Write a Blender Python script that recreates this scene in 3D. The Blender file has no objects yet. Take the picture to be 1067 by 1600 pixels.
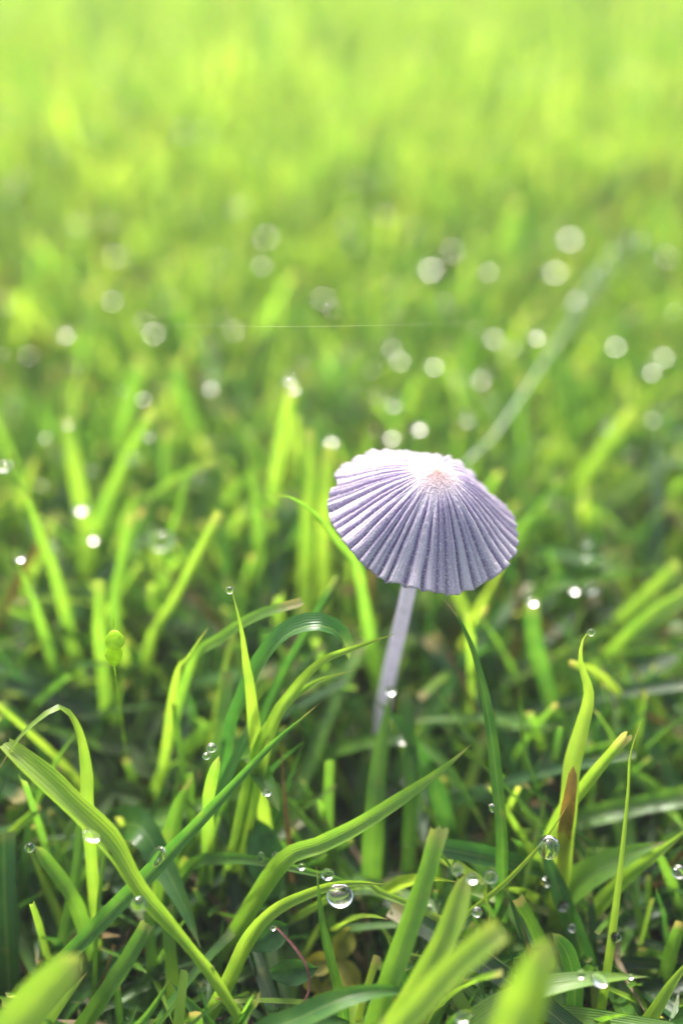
import bpy, math, random
import numpy as np
from mathutils import Vector, Matrix, noise

R = random.Random(11)
sc = bpy.context.scene
col = sc.collection

# ------------------------------------------------------------------ camera
H = 0.145                      # lens height above the soil (a close-up at ground level, metres)
PITCH = math.radians(35.0)
FWD = Vector((0, math.cos(PITCH), -math.sin(PITCH)))
UP = Vector((0, math.sin(PITCH), math.cos(PITCH)))
CAM = Vector((0, 0, H))
cd = bpy.data.cameras.new('camera')
cam = bpy.data.objects.new('camera', cd)
col.objects.link(cam)
cam.location = CAM
cam.rotation_euler = (math.radians(90) - PITCH, 0, 0)
cd.sensor_fit = 'VERTICAL'
cd.sensor_height = 36
cd.sensor_width = 24
cd.lens = 45
cd.clip_start = 0.004
cd.clip_end = 500
cd.dof.use_dof = True
cd.dof.focus_distance = 0.1455
cd.dof.aperture_fstop = 6.6
sc.camera = cam

# ------------------------------------------------------------------ light
SUN_EL = math.radians(46)
SUN_AZ = math.radians(-12)     # measured from straight ahead (+Y), negative = left
w = bpy.data.worlds.new('World')
sc.world = w
w.use_nodes = True
nt = w.node_tree
sky = nt.nodes.new('ShaderNodeTexSky')
sky.sky_type = 'NISHITA'
sky.sun_disc = False
sky.sun_elevation = SUN_EL
sky.sun_rotation = SUN_AZ
sky.air_density = 0.7
sky.dust_density = 7.0
sky.ozone_density = 1.0
bg = nt.nodes['Background']
bg.inputs['Strength'].default_value = 0.15
nt.links.new(sky.outputs[0], bg.inputs[0])
sd = bpy.data.lights.new('sun', 'SUN')
sd.energy = 3.3
sd.angle = math.radians(9)
sd.color = (1.0, 0.965, 0.90)
sun = bpy.data.objects.new('sun', sd)
col.objects.link(sun)
sun_dir = Vector((math.sin(SUN_AZ) * math.cos(SUN_EL), math.cos(SUN_AZ) * math.cos(SUN_EL), math.sin(SUN_EL)))
sun.rotation_euler = (-sun_dir).to_track_quat('-Z', 'Y').to_euler()
sun.location = sun_dir * 3

sc.view_settings.view_transform = 'Standard'
sc.view_settings.look = 'None'
sc.view_settings.exposure = 1.42
sc.view_settings.gamma = 1
sc.view_settings.use_curve_mapping = False
sc.cycles.caustics_reflective = False
sc.cycles.caustics_refractive = False
sc.cycles.max_bounces = 10
sc.cycles.transmission_bounces = 8
sc.cycles.sample_clamp_indirect = 6.0
sc.cycles.use_denoising = True


def P(x, y, d):
    """point seen at photo pixel (x, y) at d metres along the lens axis"""
    sx = (x - 533.5) / 2000.0
    sy = (800 - y) / 2000.0
    return CAM + d * (FWD + sx * Vector((1, 0, 0)) + sy * UP)


def proj(p):
    v = p - CAM
    d = v.dot(FWD)
    if d < 1e-4:
        return None
    return 533.5 + 2000 * v.x / d, 800 - 2000 * v.dot(UP) / d, d


# ------------------------------------------------------------------ materials
def new_mat(name):
    m = bpy.data.materials.new(name)
    m.use_nodes = True
    t = m.node_tree
    for n in list(t.nodes):
        t.nodes.remove(n)
    out = t.nodes.new('ShaderNodeOutputMaterial')
    return m, t, out


def N(t, kind, **kw):
    n = t.nodes.new(kind)
    for k, v in kw.items():
        if k in n.inputs.keys():
            n.inputs[k].default_value = v
        else:
            setattr(n, k, v)
    return n


def math_node(t, op, a, b=None, clamp=False):
    n = t.nodes.new('ShaderNodeMath')
    n.operation = op
    n.use_clamp = clamp
    for i, v in enumerate((a, b)):
        if v is None:
            continue
        if isinstance(v, (int, float)):
            n.inputs[i].default_value = v
        else:
            t.links.new(v, n.inputs[i])
    return n.outputs[0]


def mix_rgb(t, fac, a, b, mode='MIX'):
    n = t.nodes.new('ShaderNodeMix')
    n.data_type = 'RGBA'
    n.blend_type = mode
    for sock, v in ((n.inputs[0], fac), (n.inputs[6], a), (n.inputs[7], b)):
        if isinstance(v, (int, float)):
            sock.default_value = v
        elif isinstance(v, tuple):
            sock.default_value = v if len(v) == 4 else (*v, 1)
        else:
            t.links.new(v, sock)
    return n.outputs[2]


def ramp(t, fac, stops):
    n = t.nodes.new('ShaderNodeValToRGB')
    e = n.color_ramp.elements
    while len(e) < len(stops):
        e.new(0.5)
    for i, (p, c) in enumerate(stops):
        e[i].position = p
        e[i].color = (*c, 1)
    t.links.new(fac, n.inputs[0])
    return n.outputs[0]


def grass_material():
    m, t, out = new_mat('grass_blade')
    L = t.links
    at = N(t, 'ShaderNodeAttribute', attribute_name='tint')
    sep = N(t, 'ShaderNodeSeparateColor')
    L.new(at.outputs['Color'], sep.inputs[0])
    hue, val, dry = sep.outputs[0], sep.outputs[1], sep.outputs[2]
    uv = N(t, 'ShaderNodeUVMap', uv_map='UVMap')
    su = N(t, 'ShaderNodeSeparateXYZ')
    L.new(uv.outputs[0], su.inputs[0])
    u, v = su.outputs[0], su.outputs[1]
    geo = N(t, 'ShaderNodeNewGeometry')
    # uneven growth colour along and across the blade
    nz = N(t, 'ShaderNodeTexNoise', Scale=420.0, Detail=3.0)
    L.new(geo.outputs['Position'], nz.inputs['Vector'])
    h2 = math_node(t, 'ADD', hue, math_node(t, 'MULTIPLY', math_node(t, 'SUBTRACT', nz.outputs[0], 0.5), 0.35), True)
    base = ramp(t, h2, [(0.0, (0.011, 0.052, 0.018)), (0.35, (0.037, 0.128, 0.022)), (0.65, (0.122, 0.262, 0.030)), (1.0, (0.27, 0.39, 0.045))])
    # long parallel veins
    wv = N(t, 'ShaderNodeCombineXYZ')
    L.new(math_node(t, 'MULTIPLY', u, 9.0), wv.inputs[0])
    L.new(math_node(t, 'MULTIPLY', v, 0.35), wv.inputs[1])
    vn = N(t, 'ShaderNodeTexNoise', Scale=1.6, Detail=2.0)
    L.new(wv.outputs[0], vn.inputs['Vector'])
    sn = math_node(t, 'SINE', math_node(t, 'ADD', math_node(t, 'MULTIPLY', u, 62.0), math_node(t, 'MULTIPLY', vn.outputs[0], 5.0)))
    vein = math_node(t, 'ADD', math_node(t, 'MULTIPLY', sn, 0.5), 0.5)
    base = mix_rgb(t, math_node(t, 'MULTIPLY', vein, 0.5), base, mix_rgb(t, 1.0, base, (1.45, 1.3, 1.3), 'MULTIPLY'))
    # midrib is paler
    mid = math_node(t, 'SUBTRACT', 1.0, math_node(t, 'MULTIPLY', math_node(t, 'ABSOLUTE', math_node(t, 'SUBTRACT', u, 0.5)), 16.0), True)
    base = mix_rgb(t, math_node(t, 'MULTIPLY', mid, 0.35), base, (0.26, 0.38, 0.10))
    # dried, torn tip and blotches
    n2 = N(t, 'ShaderNodeTexNoise', Scale=900.0, Detail=2.0)
    L.new(geo.outputs['Position'], n2.inputs['Vector'])
    tipm = math_node(t, 'MULTIPLY', math_node(t, 'SUBTRACT', math_node(t, 'ADD', v, math_node(t, 'MULTIPLY', n2.outputs[0], 0.05)), 0.965), 28.0, True)
    tipm = math_node(t, 'MULTIPLY', tipm, dry, True)
    base = mix_rgb(t, tipm, base, (0.36, 0.30, 0.13))
    n3 = N(t, 'ShaderNodeTexNoise', Scale=260.0, Detail=4.0)
    L.new(geo.outputs['Position'], n3.inputs['Vector'])
    blot = math_node(t, 'MULTIPLY', math_node(t, 'SUBTRACT', n3.outputs[0], 0.66), 9.0, True)
    base = mix_rgb(t, math_node(t, 'MULTIPLY', blot, 0.6), base, (0.24, 0.25, 0.06))
    # pale sheath near the root
    rootm = math_node(t, 'SUBTRACT', 1.0, math_node(t, 'MULTIPLY', v, 7.0), True)
    base = mix_rgb(t, math_node(t, 'MULTIPLY', rootm, 0.55), base, (0.26, 0.28, 0.12))
    vv = N(t, 'ShaderNodeCombineColor')
    for i in range(3):
        L.new(val, vv.inputs[i])
    base = mix_rgb(t, 1.0, base, vv.outputs[0], 'MULTIPLY')
    trans = mix_rgb(t, 1.0, base, (1.75, 1.78, 0.95), 'MULTIPLY')
    pb = N(t, 'ShaderNodeBsdfPrincipled', Roughness=0.30)
    pb.inputs['Specular IOR Level'].default_value = 0.75
    L.new(base, pb.inputs['Base Color'])
    tr = N(t, 'ShaderNodeBsdfTranslucent')
    L.new(trans, tr.inputs[0])
    bp = N(t, 'ShaderNodeBump', Strength=0.42, Distance=0.00012)
    L.new(math_node(t, 'ADD', vein, math_node(t, 'MULTIPLY', n2.outputs[0], 0.6)), bp.inputs['Height'])
    L.new(bp.outputs[0], pb.inputs['Normal'])
    L.new(bp.outputs[0], tr.inputs['Normal'])
    mx = N(t, 'ShaderNodeMixShader')
    mx.inputs[0].default_value = 0.5
    L.new(pb.outputs[0], mx.inputs[1])
    L.new(tr.outputs[0], mx.inputs[2])
    L.new(mx.outputs[0], out.inputs[0])
    return m


def simple_leaf(name, c, tmix=0.35, rough=0.5, scale=500, var=0.5, tint=(1.4, 1.3, 0.7)):
    m, t, out = new_mat(name)
    L = t.links
    geo = N(t, 'ShaderNodeNewGeometry')
    nz = N(t, 'ShaderNodeTexNoise', Scale=float(scale), Detail=4.0)
    L.new(geo.outputs['Position'], nz.inputs['Vector'])
    dark = tuple(k * (1 - var) for k in c)
    lite = tuple(min(1, k * (1 + var)) for k in c)
    base = ramp(t, nz.outputs[0], [(0.3, dark), (0.7, lite)])
    pb = N(t, 'ShaderNodeBsdfPrincipled', Roughness=rough)
    L.new(base, pb.inputs['Base Color'])
    bp = N(t, 'ShaderNodeBump', Strength=0.4, Distance=0.0002)
    L.new(nz.outputs[0], bp.inputs['Height'])
    L.new(bp.outputs[0], pb.inputs['Normal'])
    if tmix > 0:
        tr = N(t, 'ShaderNodeBsdfTranslucent')
        L.new(mix_rgb(t, 1.0, base, tint, 'MULTIPLY'), tr.inputs[0])
        mx = N(t, 'ShaderNodeMixShader')
        mx.inputs[0].default_value = tmix
        L.new(pb.outputs[0], mx.inputs[1])
        L.new(tr.outputs[0], mx.inputs[2])
        L.new(mx.outputs[0], out.inputs[0])
    else:
        L.new(pb.outputs[0], out.inputs[0])
    return m


def water_material():
    m, t, out = new_mat('water')
    g = N(t, 'ShaderNodeBsdfGlass', IOR=1.333, Roughness=0.0)
    g.inputs['Color'].default_value = (1, 1, 1, 1)
    t.links.new(g.outputs[0], out.inputs[0])
    return m


def cap_material():
    m, t, out = new_mat('mushroom_cap')
    L = t.links
    at = N(t, 'ShaderNodeAttribute', attribute_name='capdata')   # r = radius 0..1, g = rib height 0..1, b = random per rib
    sep = N(t, 'ShaderNodeSeparateColor')
    L.new(at.outputs['Color'], sep.inputs[0])
    r, rib, rnd = sep.outputs[0], sep.outputs[1], sep.outputs[2]
    tc = N(t, 'ShaderNodeTexCoord')
    n1 = N(t, 'ShaderNodeTexNoise', Scale=4600.0, Detail=3.0)
    L.new(tc.outputs['Object'], n1.inputs['Vector'])
    n2 = N(t, 'ShaderNodeTexNoise', Scale=420.0, Detail=3.0)
    L.new(tc.outputs['Object'], n2.inputs['Vector'])
    flesh = ramp(t, rib, [(0.0, (0.17, 0.11, 0.27)), (0.38, (0.44, 0.34, 0.56)), (0.72, (0.74, 0.62, 0.80)), (1.0, (0.86, 0.78, 0.88))])
    flesh = mix_rgb(t, math_node(t, 'MULTIPLY', n2.outputs[0], 0.35), flesh, (0.62, 0.60, 0.70))
    # fine pale granules
    gr = math_node(t, 'MULTIPLY', math_node(t, 'SUBTRACT', n1.outputs[0], 0.53), 9.0, True)
    flesh = mix_rgb(t, math_node(t, 'MULTIPLY', gr, 0.7), flesh, (0.90, 0.88, 0.94))
    # buff disc in the centre, fading into the lilac
    disc = math_node(t, 'SUBTRACT', 1.0, math_node(t, 'MULTIPLY', math_node(t, 'ADD', r, math_node(t, 'MULTIPLY', math_node(t, 'SUBTRACT', n2.outputs[0], 0.5), 0.12)), 3.3), True)
    flesh = mix_rgb(t, disc, flesh, (0.58, 0.37, 0.31))
    # thin pale margin
    edge = math_node(t, 'MULTIPLY', math_node(t, 'SUBTRACT', r, 0.965), 30.0, True)
    flesh = mix_rgb(t, math_node(t, 'MULTIPLY', edge, 0.5), flesh, (0.66, 0.60, 0.62))
    pb = N(t, 'ShaderNodeBsdfPrincipled', Roughness=0.8)
    L.new(flesh, pb.inputs['Base Color'])
    pb.inputs['Specular IOR Level'].default_value = 0.25
    pb.inputs['Sheen Weight'].default_value = 0.1
    bp = N(t, 'ShaderNodeBump', Strength=0.8, Distance=0.0002)
    L.new(n1.outputs[0], bp.inputs['Height'])
    L.new(bp.outputs[0], pb.inputs['Normal'])
    tr = N(t, 'ShaderNodeBsdfTranslucent')
    L.new(flesh, tr.inputs[0])
    mx = N(t, 'ShaderNodeMixShader')
    mx.inputs[0].default_value = 0.42
    L.new(pb.outputs[0], mx.inputs[1])
    L.new(tr.outputs[0], mx.inputs[2])
    L.new(mx.outputs[0], out.inputs[0])
    return m


def soil_material():
    m, t, out = new_mat('soil')
    L = t.links
    geo = N(t, 'ShaderNodeNewGeometry')
    nz = N(t, 'ShaderNodeTexNoise', Scale=130.0, Detail=6.0)
    L.new(geo.outputs['Position'], nz.inputs['Vector'])
    soil = ramp(t, nz.outputs[0], [(0.3, (0.012, 0.008, 0.007)), (0.55, (0.035, 0.024, 0.016)), (0.75, (0.03, 0.05, 0.012))])
    far = ramp(t, nz.outputs[0], [(0.3, (0.06, 0.13, 0.012)), (0.7, (0.14, 0.24, 0.02))])
    ln = N(t, 'ShaderNodeVectorMath', operation='LENGTH')
    L.new(geo.outputs['Position'], ln.inputs[0])
    fac = math_node(t, 'MULTIPLY', math_node(t, 'SUBTRACT', ln.outputs['Value'], 3.0), 0.6, True)
    pb = N(t, 'ShaderNodeBsdfPrincipled', Roughness=0.85)
    L.new(mix_rgb(t, fac, soil, far), pb.inputs['Base Color'])
    bp = N(t, 'ShaderNodeBump', Strength=0.8, Distance=0.002)
    L.new(nz.outputs[0], bp.inputs['Height'])
    L.new(bp.outputs[0], pb.inputs['Normal'])
    L.new(pb.outputs[0], out.inputs[0])
    return m


M_GRASS = grass_material()
M_WATER = water_material()
M_CAP = cap_material()
M_SOIL = soil_material()
M_GILL = simple_leaf('mushroom_gills', (0.38, 0.31, 0.42), 0.5, 0.7, tint=(1, 1, 1))
M_STEM = simple_leaf('mushroom_stem', (0.80, 0.75, 0.83), 0.35, 0.5, 900, 0.12, (1, 1, 1.05))
M_STRAW = simple_leaf('dry_grass', (0.14, 0.095, 0.035), 0.25, 0.6, 600, 0.5)
M_PURPLE = simple_leaf('purple_stalk', (0.42, 0.17, 0.17), 0.1, 0.3, 700, 0.45)
M_DARK = simple_leaf('dark_leaf_litter', (0.035, 0.014, 0.016), 0.0, 0.6, 500, 0.6)
M_YELLOW = simple_leaf('yellow_leaf', (0.36, 0.33, 0.05), 0.4, 0.5, 400, 0.35)
M_CLOVER = simple_leaf('small_leaf', (0.055, 0.17, 0.035), 0.35, 0.45, 450, 0.45)
M_MOSS = simple_leaf('moss', (0.04, 0.085, 0.012), 0.3, 0.85, 500, 0.5)
M_PALE = simple_leaf('pale_stalk', (0.12, 0.24, 0.07), 0.4, 0.35, 300, 0.2, (1.1, 1.1, 1))
M_BUD = simple_leaf('bud', (0.34, 0.52, 0.03), 0.6, 0.3, 900, 0.25)
M_RUST = simple_leaf('rusty_sheath', (0.22, 0.14, 0.035), 0.35, 0.5, 500, 0.4)
M_SILK = simple_leaf('silk', (0.85, 0.85, 0.8), 0.3, 0.25, 500, 0.05)


# ------------------------------------------------------------------ building helpers
def mesh_from(name, verts, faces, mat, uvs=None, attr=None, smooth=True):
    me = bpy.data.meshes.new(name)
    me.from_pydata([tuple(v) for v in verts], [], faces)
    if smooth:
        me.polygons.foreach_set('use_smooth', [True] * len(me.polygons))
    if uvs is not None:
        lay = me.uv_layers.new(name='UVMap')
        li = np.empty(len(me.loops), dtype=np.int32)
        me.loops.foreach_get('vertex_index', li)
        lay.data.foreach_set('uv', np.asarray(uvs, dtype=np.float32)[li].ravel())
    if attr is not None:
        nm, data = attr
        a = me.color_attributes.new(nm, 'FLOAT_COLOR', 'POINT')
        a.data.foreach_set('color', np.asarray(data, dtype=np.float32).ravel())
    me.materials.append(mat)
    me.update()
    return me


def link(name, me, parent=None):
    o = bpy.data.objects.new(name, me)
    col.objects.link(o)
    if parent is not None:
        o.parent = parent
    return o


def tag(o, label=None, cat=None, group=None, kind=None):
    if label:
        o['label'] = label
    if cat:
        o['category'] = cat
    if group:
        o['group'] = group
    if kind:
        o['kind'] = kind
    return o


def spline(pts, n):
    """Catmull-Rom through pts, n samples at about equal arc length"""
    p = [Vector(q) for q in pts]
    if len(p) == 2:
        p = [p[0], (p[0] + p[1]) / 2, p[1]]
    ext = [p[0] * 2 - p[1]] + p + [p[-1] * 2 - p[-2]]
    dense = []
    for i in range(1, len(ext) - 2):
        a, b, c, d = ext[i - 1], ext[i], ext[i + 1], ext[i + 2]
        for k in range(12):
            s = k / 12
            dense.append(0.5 * ((2 * b) + (c - a) * s + (2 * a - 5 * b + 4 * c - d) * s * s + (3 * b - a - 3 * c + d) * s ** 3))
    dense.append(p[-1])
    L = [0]
    for i in range(1, len(dense)):
        L.append(L[-1] + (dense[i] - dense[i - 1]).length)
    out = []
    j = 0
    for k in range(n):
        s = L[-1] * k / (n - 1)
        while j < len(L) - 2 and L[j + 1] < s:
            j += 1
        f = (s - L[j]) / max(1e-9, L[j + 1] - L[j])
        out.append(dense[j].lerp(dense[j + 1], min(1, max(0, f))))
    return out, L[-1]


def wprofile(v, tip):
    """width along the blade, v = 0 root .. 1 tip"""
    base = 0.55 + 0.45 * min(1, v / 0.35)
    if tip == 'cut':
        return base * (1 - 0.25 * v)
    if tip == 'round':
        return base * math.sqrt(max(0.0, 1 - max(0, (v - 0.86) / 0.14) ** 2))
    if tip == 'fine':
        return base * max(0.02, (1 - v) ** 0.75)
    k = max(0, (v - 0.55) / 0.45)
    return base * max(0.015, 1 - k ** 1.9)


def blade_geo(centre, width, face, tip='point', fold=0.35, twist=0.0, cross=5, rag=0.0, rng=R, face2=None, prof=None):
    """ribbon with a V fold; face = direction the upper side looks to"""
    n = len(centre)
    vs, fs, uv = [], [], []
    ph = rng.uniform(0, 6.28)
    for i in range(n):
        v = i / (n - 1)
        a = centre[max(0, i - 1)]
        b = centre[min(n - 1, i + 1)]
        t = (b - a)
        t = t.normalized() if t.length > 1e-9 else Vector((0, 0, 1))
        f = face if face2 is None else face.lerp(face2, v)
        side = t.cross(f)
        if side.length < 1e-4:
            side = t.cross(Vector((1, 0.2, 0)))
        side.normalize()
        q = Matrix.Rotation(twist * (v - 0.5) + 0.16 * math.sin(v * 5 + ph), 3, t)
        side = q @ side
        nrm = side.cross(t).normalized()
        w_ = width * (wprofile(v, tip) if prof is None else float(np.interp(v, prof[0], prof[1]))) * (1 + 0.05 * math.sin(v * 17 + ph) + 0.03 * math.sin(v * 41 + ph * 3))
        fo = fold * (1 + 0.35 * math.sin(v * 4 + ph * 2))
        for k in range(cross):
            s = k / (cross - 1) * 2 - 1
            p = centre[i] + side * (s * w_ * 0.5 * math.cos(fo * abs(s))) + nrm * (abs(s) ** 1.25 * w_ * 0.5 * math.sin(fo))
            if i == n - 1 and rag > 0:
                p = p + t * rng.uniform(-rag, rag)
            vs.append(p)
            uv.append((k / (cross - 1), v))
    for i in range(n - 1):
        for k in range(cross - 1):
            a = i * cross + k
            fs.append((a, a + 1, a + 1 + cross, a + cross))
    return vs, fs, uv


# ------------------------------------------------------------------ the ground
def ground():
    vs, fs = [], []
    xs = sorted(set([-200, -60, -20, -8, -3, -1.4, -.8, -.5] + [round(-.35 + i * .01, 4) for i in range(71)] + [.5, .8, 1.4, 3, 8, 20, 60, 200]))
    ys = sorted(set([-200, -60, -20, -8, -3, -1.2, -.5, -.2] + [round(-.08 + i * .01, 4) for i in range(90)] + [.9, 1.2, 1.8, 3, 6, 14, 40, 120, 200]))
    for y in ys:
        for x in xs:
            d = math.hypot(x, y)
            z = 0.006 * (noise.noise(Vector((x * 22, y * 22, 0)))) + 0.0025 * noise.noise(Vector((x * 75, y * 75, 3)))
            z *= 1 if d < 2 else 0
            vs.append((x, y, z - 0.003))
    nx = len(xs)
    for j in range(len(ys) - 1):
        for i in range(nx - 1):
            a = j * nx + i
            fs.append((a, a + 1, a + 1 + nx, a + nx))
    o = link('ground', mesh_from('ground', vs, fs, M_SOIL))
    tag(o, 'dark moist soil showing between the roots of the grass', 'ground', kind='structure')


ground()

# ------------------------------------------------------------------ the mushroom
CAP_TILT = math.radians(15)
EL = math.radians(43)
AX = (-FWD * math.sin(EL) + (Vector((1, 0, 0)) * math.sin(CAP_TILT) + UP * math.cos(CAP_TILT)) * math.cos(EL)).normalized()
CR = 0.0115
CH = 0.0083
RIMC = P(656, 814, 0.1525)
APEX = RIMC + AX * CH


def mushroom():
    root = bpy.data.objects.new('mushroom', None)
    col.objects.link(root)
    base = P(590, 1180, 0.178)
    base.z = 0.0
    root.location = base
    tag(root, 'small lilac grey mushroom with a pleated umbrella cap on a thin pale stem', 'mushroom')
    # cap frame
    z = AX
    x = (Vector((1, 0, 0)) - z * z.x).normalized()
    y = z.cross(x)
    Mx = Matrix((x, y, z)).transposed().to_4x4()
    Mx.translation = RIMC
    rng = random.Random(4)
    nr = 45
    ang = [0.0]
    for i in range(nr):
        ang.append(ang[-1] + rng.uniform(0.6, 1.45))
    tot = ang[-1]
    ang = [a / tot * 2 * math.pi for a in ang]
    depth = [rng.uniform(0.35, 1.0) for _ in range(nr)]
    starts = [rng.choice([0.16, 0.18, 0.2, 0.24, 0.33]) for _ in range(nr)]
    lob = [rng.uniform(-0.014, 0.014) for _ in range(nr)]
    rnd = [rng.random() for _ in range(nr)]
    sub = [rng.random() < 0.45 for _ in range(nr)]

    def rim_shape(th):
        # radius and lift of the margin: wavy, lifted at the far left
        g = lambda c, s: math.exp(-(((th - c + math.pi) % (2 * math.pi) - math.pi) / s) ** 2)
        rr = 1 + 0.018 * math.sin(3 * th + 0.6) + 0.012 * math.sin(5 * th + 2) + 0.0 * g(2.35, 0.4) + 0.045 * g(5.65, 0.35) - 0.075 * g(2.86, 0.13) - 0.03 * g(4.45, 0.06) - 0.035 * g(5.15, 0.05)
        lift = 0.0002 * g(2.35, 0.5) + 0.0007 * g(1.5, 0.5) + 0.0004 * math.sin(2 * th + 1) - 0.0009 * g(0.5, 0.5) + 0.00035 * math.sin(7 * th)
        return rr, lift

    NT, NR = nr * 16, 64
    vs, fs, data = [], [], []

    def surf(i, j):
        th0 = i / NT * 2 * math.pi
        # which rib
        k = 0
        lo, hi = 0, nr
        while hi - lo > 1:
            mid = (lo + hi) // 2
            if ang[mid] <= th0:
                lo = mid
            else:
                hi = mid
        k = lo
        s = (th0 - ang[k]) / (ang[k + 1] - ang[k])
        r = (j / NR) ** 0.9
        # groove between ribs: narrow and deep; some ribs carry a shallow second furrow
        e = min(s, 1 - s) * 2
        kk = k if s < .5 else (k + 1) % nr
        g = 0.72 * (1 - math.exp(-(e / 0.30) ** 2)) + 0.28 * math.sin(e * math.pi / 2)
        if sub[k]:
            g *= 1 - 0.40 * math.exp(-((s - 0.5 + (rnd[k] - .5) * .3) / 0.10) ** 2)
        st = starts[kk]
        on = min(1, max(0, (r - st) / 0.22))
        on = on * on * (3 - 2 * on)
        rr, lift = rim_shape(th0)
        wob = 0.006 * noise.noise(Vector((th0 * 9, r * 5, 1)))
        th = th0 + wob * r * 3
        edge_scallop = (0.022 * (g - 0.5) + lob[k]) * min(1, max(0, (r - .8) / .2))
        rad = r * CR * (1 + (rr - 1) * r ** 3 + edge_scallop)
        prof = 1 - 0.42 * r ** 1.15 - 0.58 * r ** 1.9
        hz = CH * prof + lift * max(0, r - 0.35) ** 1.2 * 2.1
        # margin flares out slightly, then the lip turns down
        hz += 0.0007 * max(0, (r - 0.72) / 0.28) ** 2
        g = g * (1 - .10 * abs(math.sin(s * math.pi * (3 + 3 * rnd[k]) + r * 2)) * on * (1 if NR else 0))
        rib = g * depth[kk] + (1 - depth[kk]) * 0.35
        amp = 0.0007 * on * (0.45 + 0.55 * r)
        hz += amp * (g - 0.65) * (0.55 + 0.45 * depth[kk])
        hz += 0.00007 * noise.noise(Vector((math.cos(th) * r * 30, math.sin(th) * r * 30, 5)))
        tex = 1 - on * (1 - rib)
        return (rad * math.cos(th), rad * math.sin(th), hz), (r, tex, rnd[k], 1)

    vs.append((0, 0, CH + 0.00005))
    data.append((0, 1, .5, 1))
    for j in range(1, NR + 1):
        for i in range(NT):
            p, d = surf(i, j)
            vs.append(p)
            data.append(d)
    for i in range(NT):
        fs.append((0, 1 + i, 1 + (i + 1) % NT))
    for j in range(NR - 1):
        a0 = 1 + j * NT
        for i in range(NT):
            fs.append((a0 + i, a0 + NT + i, a0 + NT + (i + 1) % NT, a0 + (i + 1) % NT))
    # margin turned under and the inner skin
    last = 1 + (NR - 1) * NT
    for q, (kr, dz) in enumerate([(0.992, -0.00022), (0.97, -0.00016)]):
        n0 = len(vs)
        for i in range(NT):
            if q < 2:
                bx = vs[last + i]
                vs.append((bx[0] * kr, bx[1] * kr, bx[2] + dz))
            else:
                p, _ = surf(i, NR // 2)
                vs.append((p[0], p[1], p[2] - 0.0009))
            data.append((0.99, 0.35, .5, 1))
        prev = last if q == 0 else n0 - NT
        for i in range(NT):
            fs.append((prev + i, n0 + i, n0 + (i + 1) % NT, prev + (i + 1) % NT))
    me = mesh_from('cap', vs, fs, M_CAP, attr=('capdata', data))
    inv = Matrix.Translation(-base)
    cap = link('cap', me, root)
    cap.matrix_local = inv @ Mx
    # gills: thin radial plates under the cap
    gv, gf = [], []
    for k in range(nr):
        th = (ang[k] + ang[k + 1]) / 2
        c, s = math.cos(th), math.sin(th)
        prev = None
        for q in range(8):
            r = 0.16 + 0.78 * q / 7
            prof = CH * (1 - 0.42 * r ** 1.15 - 0.58 * r ** 1.9) - 0.0007
            rr, lift = rim_shape(th)
            prof += lift * max(0, r - 0.35) ** 1.2 * 2.1
            dep = 0.0016 * math.sin(math.pi * min(1, (r + 0.02)))
            for (ox, dz) in ((-1, 0), (1, 0), (1, -dep), (-1, -dep)):
                o_ = 0.00006 * ox
                gv.append((r * CR * c - s * o_, r * CR * s + c * o_, prof + dz))
            if prev is not None:
                n0 = len(gv) - 4
                for (a, b) in ((0, 1), (1, 2), (2, 3), (3, 0)):
                    gf.append((n0 - 4 + a, n0 - 4 + b, n0 + b, n0 + a))
            prev = q
    g = link('gills', mesh_from('gills', gv, gf, M_GILL, smooth=False), root)
    g.matrix_local = inv @ Mx
    # stem
    pts = [base, P(596, 1130, 0.1765), P(609, 1050, 0.170), P(630, 960, 0.1605), P(645, 890, 0.1555), APEX - AX * 0.0012]
    c, _ = spline(pts, 40)
    sv, sf = [], []
    ns = 20
    for i, p in enumerate(c):
        t = (c[min(39, i + 1)] - c[max(0, i - 1)]).normalized()
        a = t.cross(Vector((0, 1, 0.3))).normalized()
        b = t.cross(a)
        v = i / 39
        rad = 0.00102 - 0.00014 * v + 0.0006 * max(0, 0.12 - v) / 0.12
        if v > 0.94:
            rad *= 1.0 + (v - 0.94) * 5
        for k in range(ns):
            h = k / ns * 2 * math.pi
            rj = rad * (1 + 0.035 * math.sin(3 * h + v * 2) + 0.02 * noise.noise(Vector((h * 2, v * 30, 0))))
            sv.append(p - base + a * (math.cos(h) * rj) + b * (math.sin(h) * rj))
    for i in range(39):
        for k in range(ns):
            sf.append((i * ns + k, i * ns + (k + 1) % ns, (i + 1) * ns + (k + 1) % ns, (i + 1) * ns + k))
    link('stem', mesh_from('stem', sv, sf, M_STEM), root)


mushroom()

# ------------------------------------------------------------------ blades one can pick out
BEADED = []
HERO = []      # (pixel x, pixel y, depth, half-width) samples kept clear by the turf


def to_ground(p, nxt):
    """continue a blade from its lowest seen point down to the soil"""
    t = (p - nxt)
    t.normalize()
    pts = []
    if p.z > 0.002:
        t = (t + Vector((0, 0, -1.1))).normalized()
        if t.z > -0.35:
            t.z = -0.35
            t.normalize()
        s = p.z / -t.z
        pts = [p + t * s]
        pts[0].z = -0.001
        m = p + (t * s) * 0.5
        m.z = p.z * 0.45
        pts.append(m)
    return pts


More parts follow.
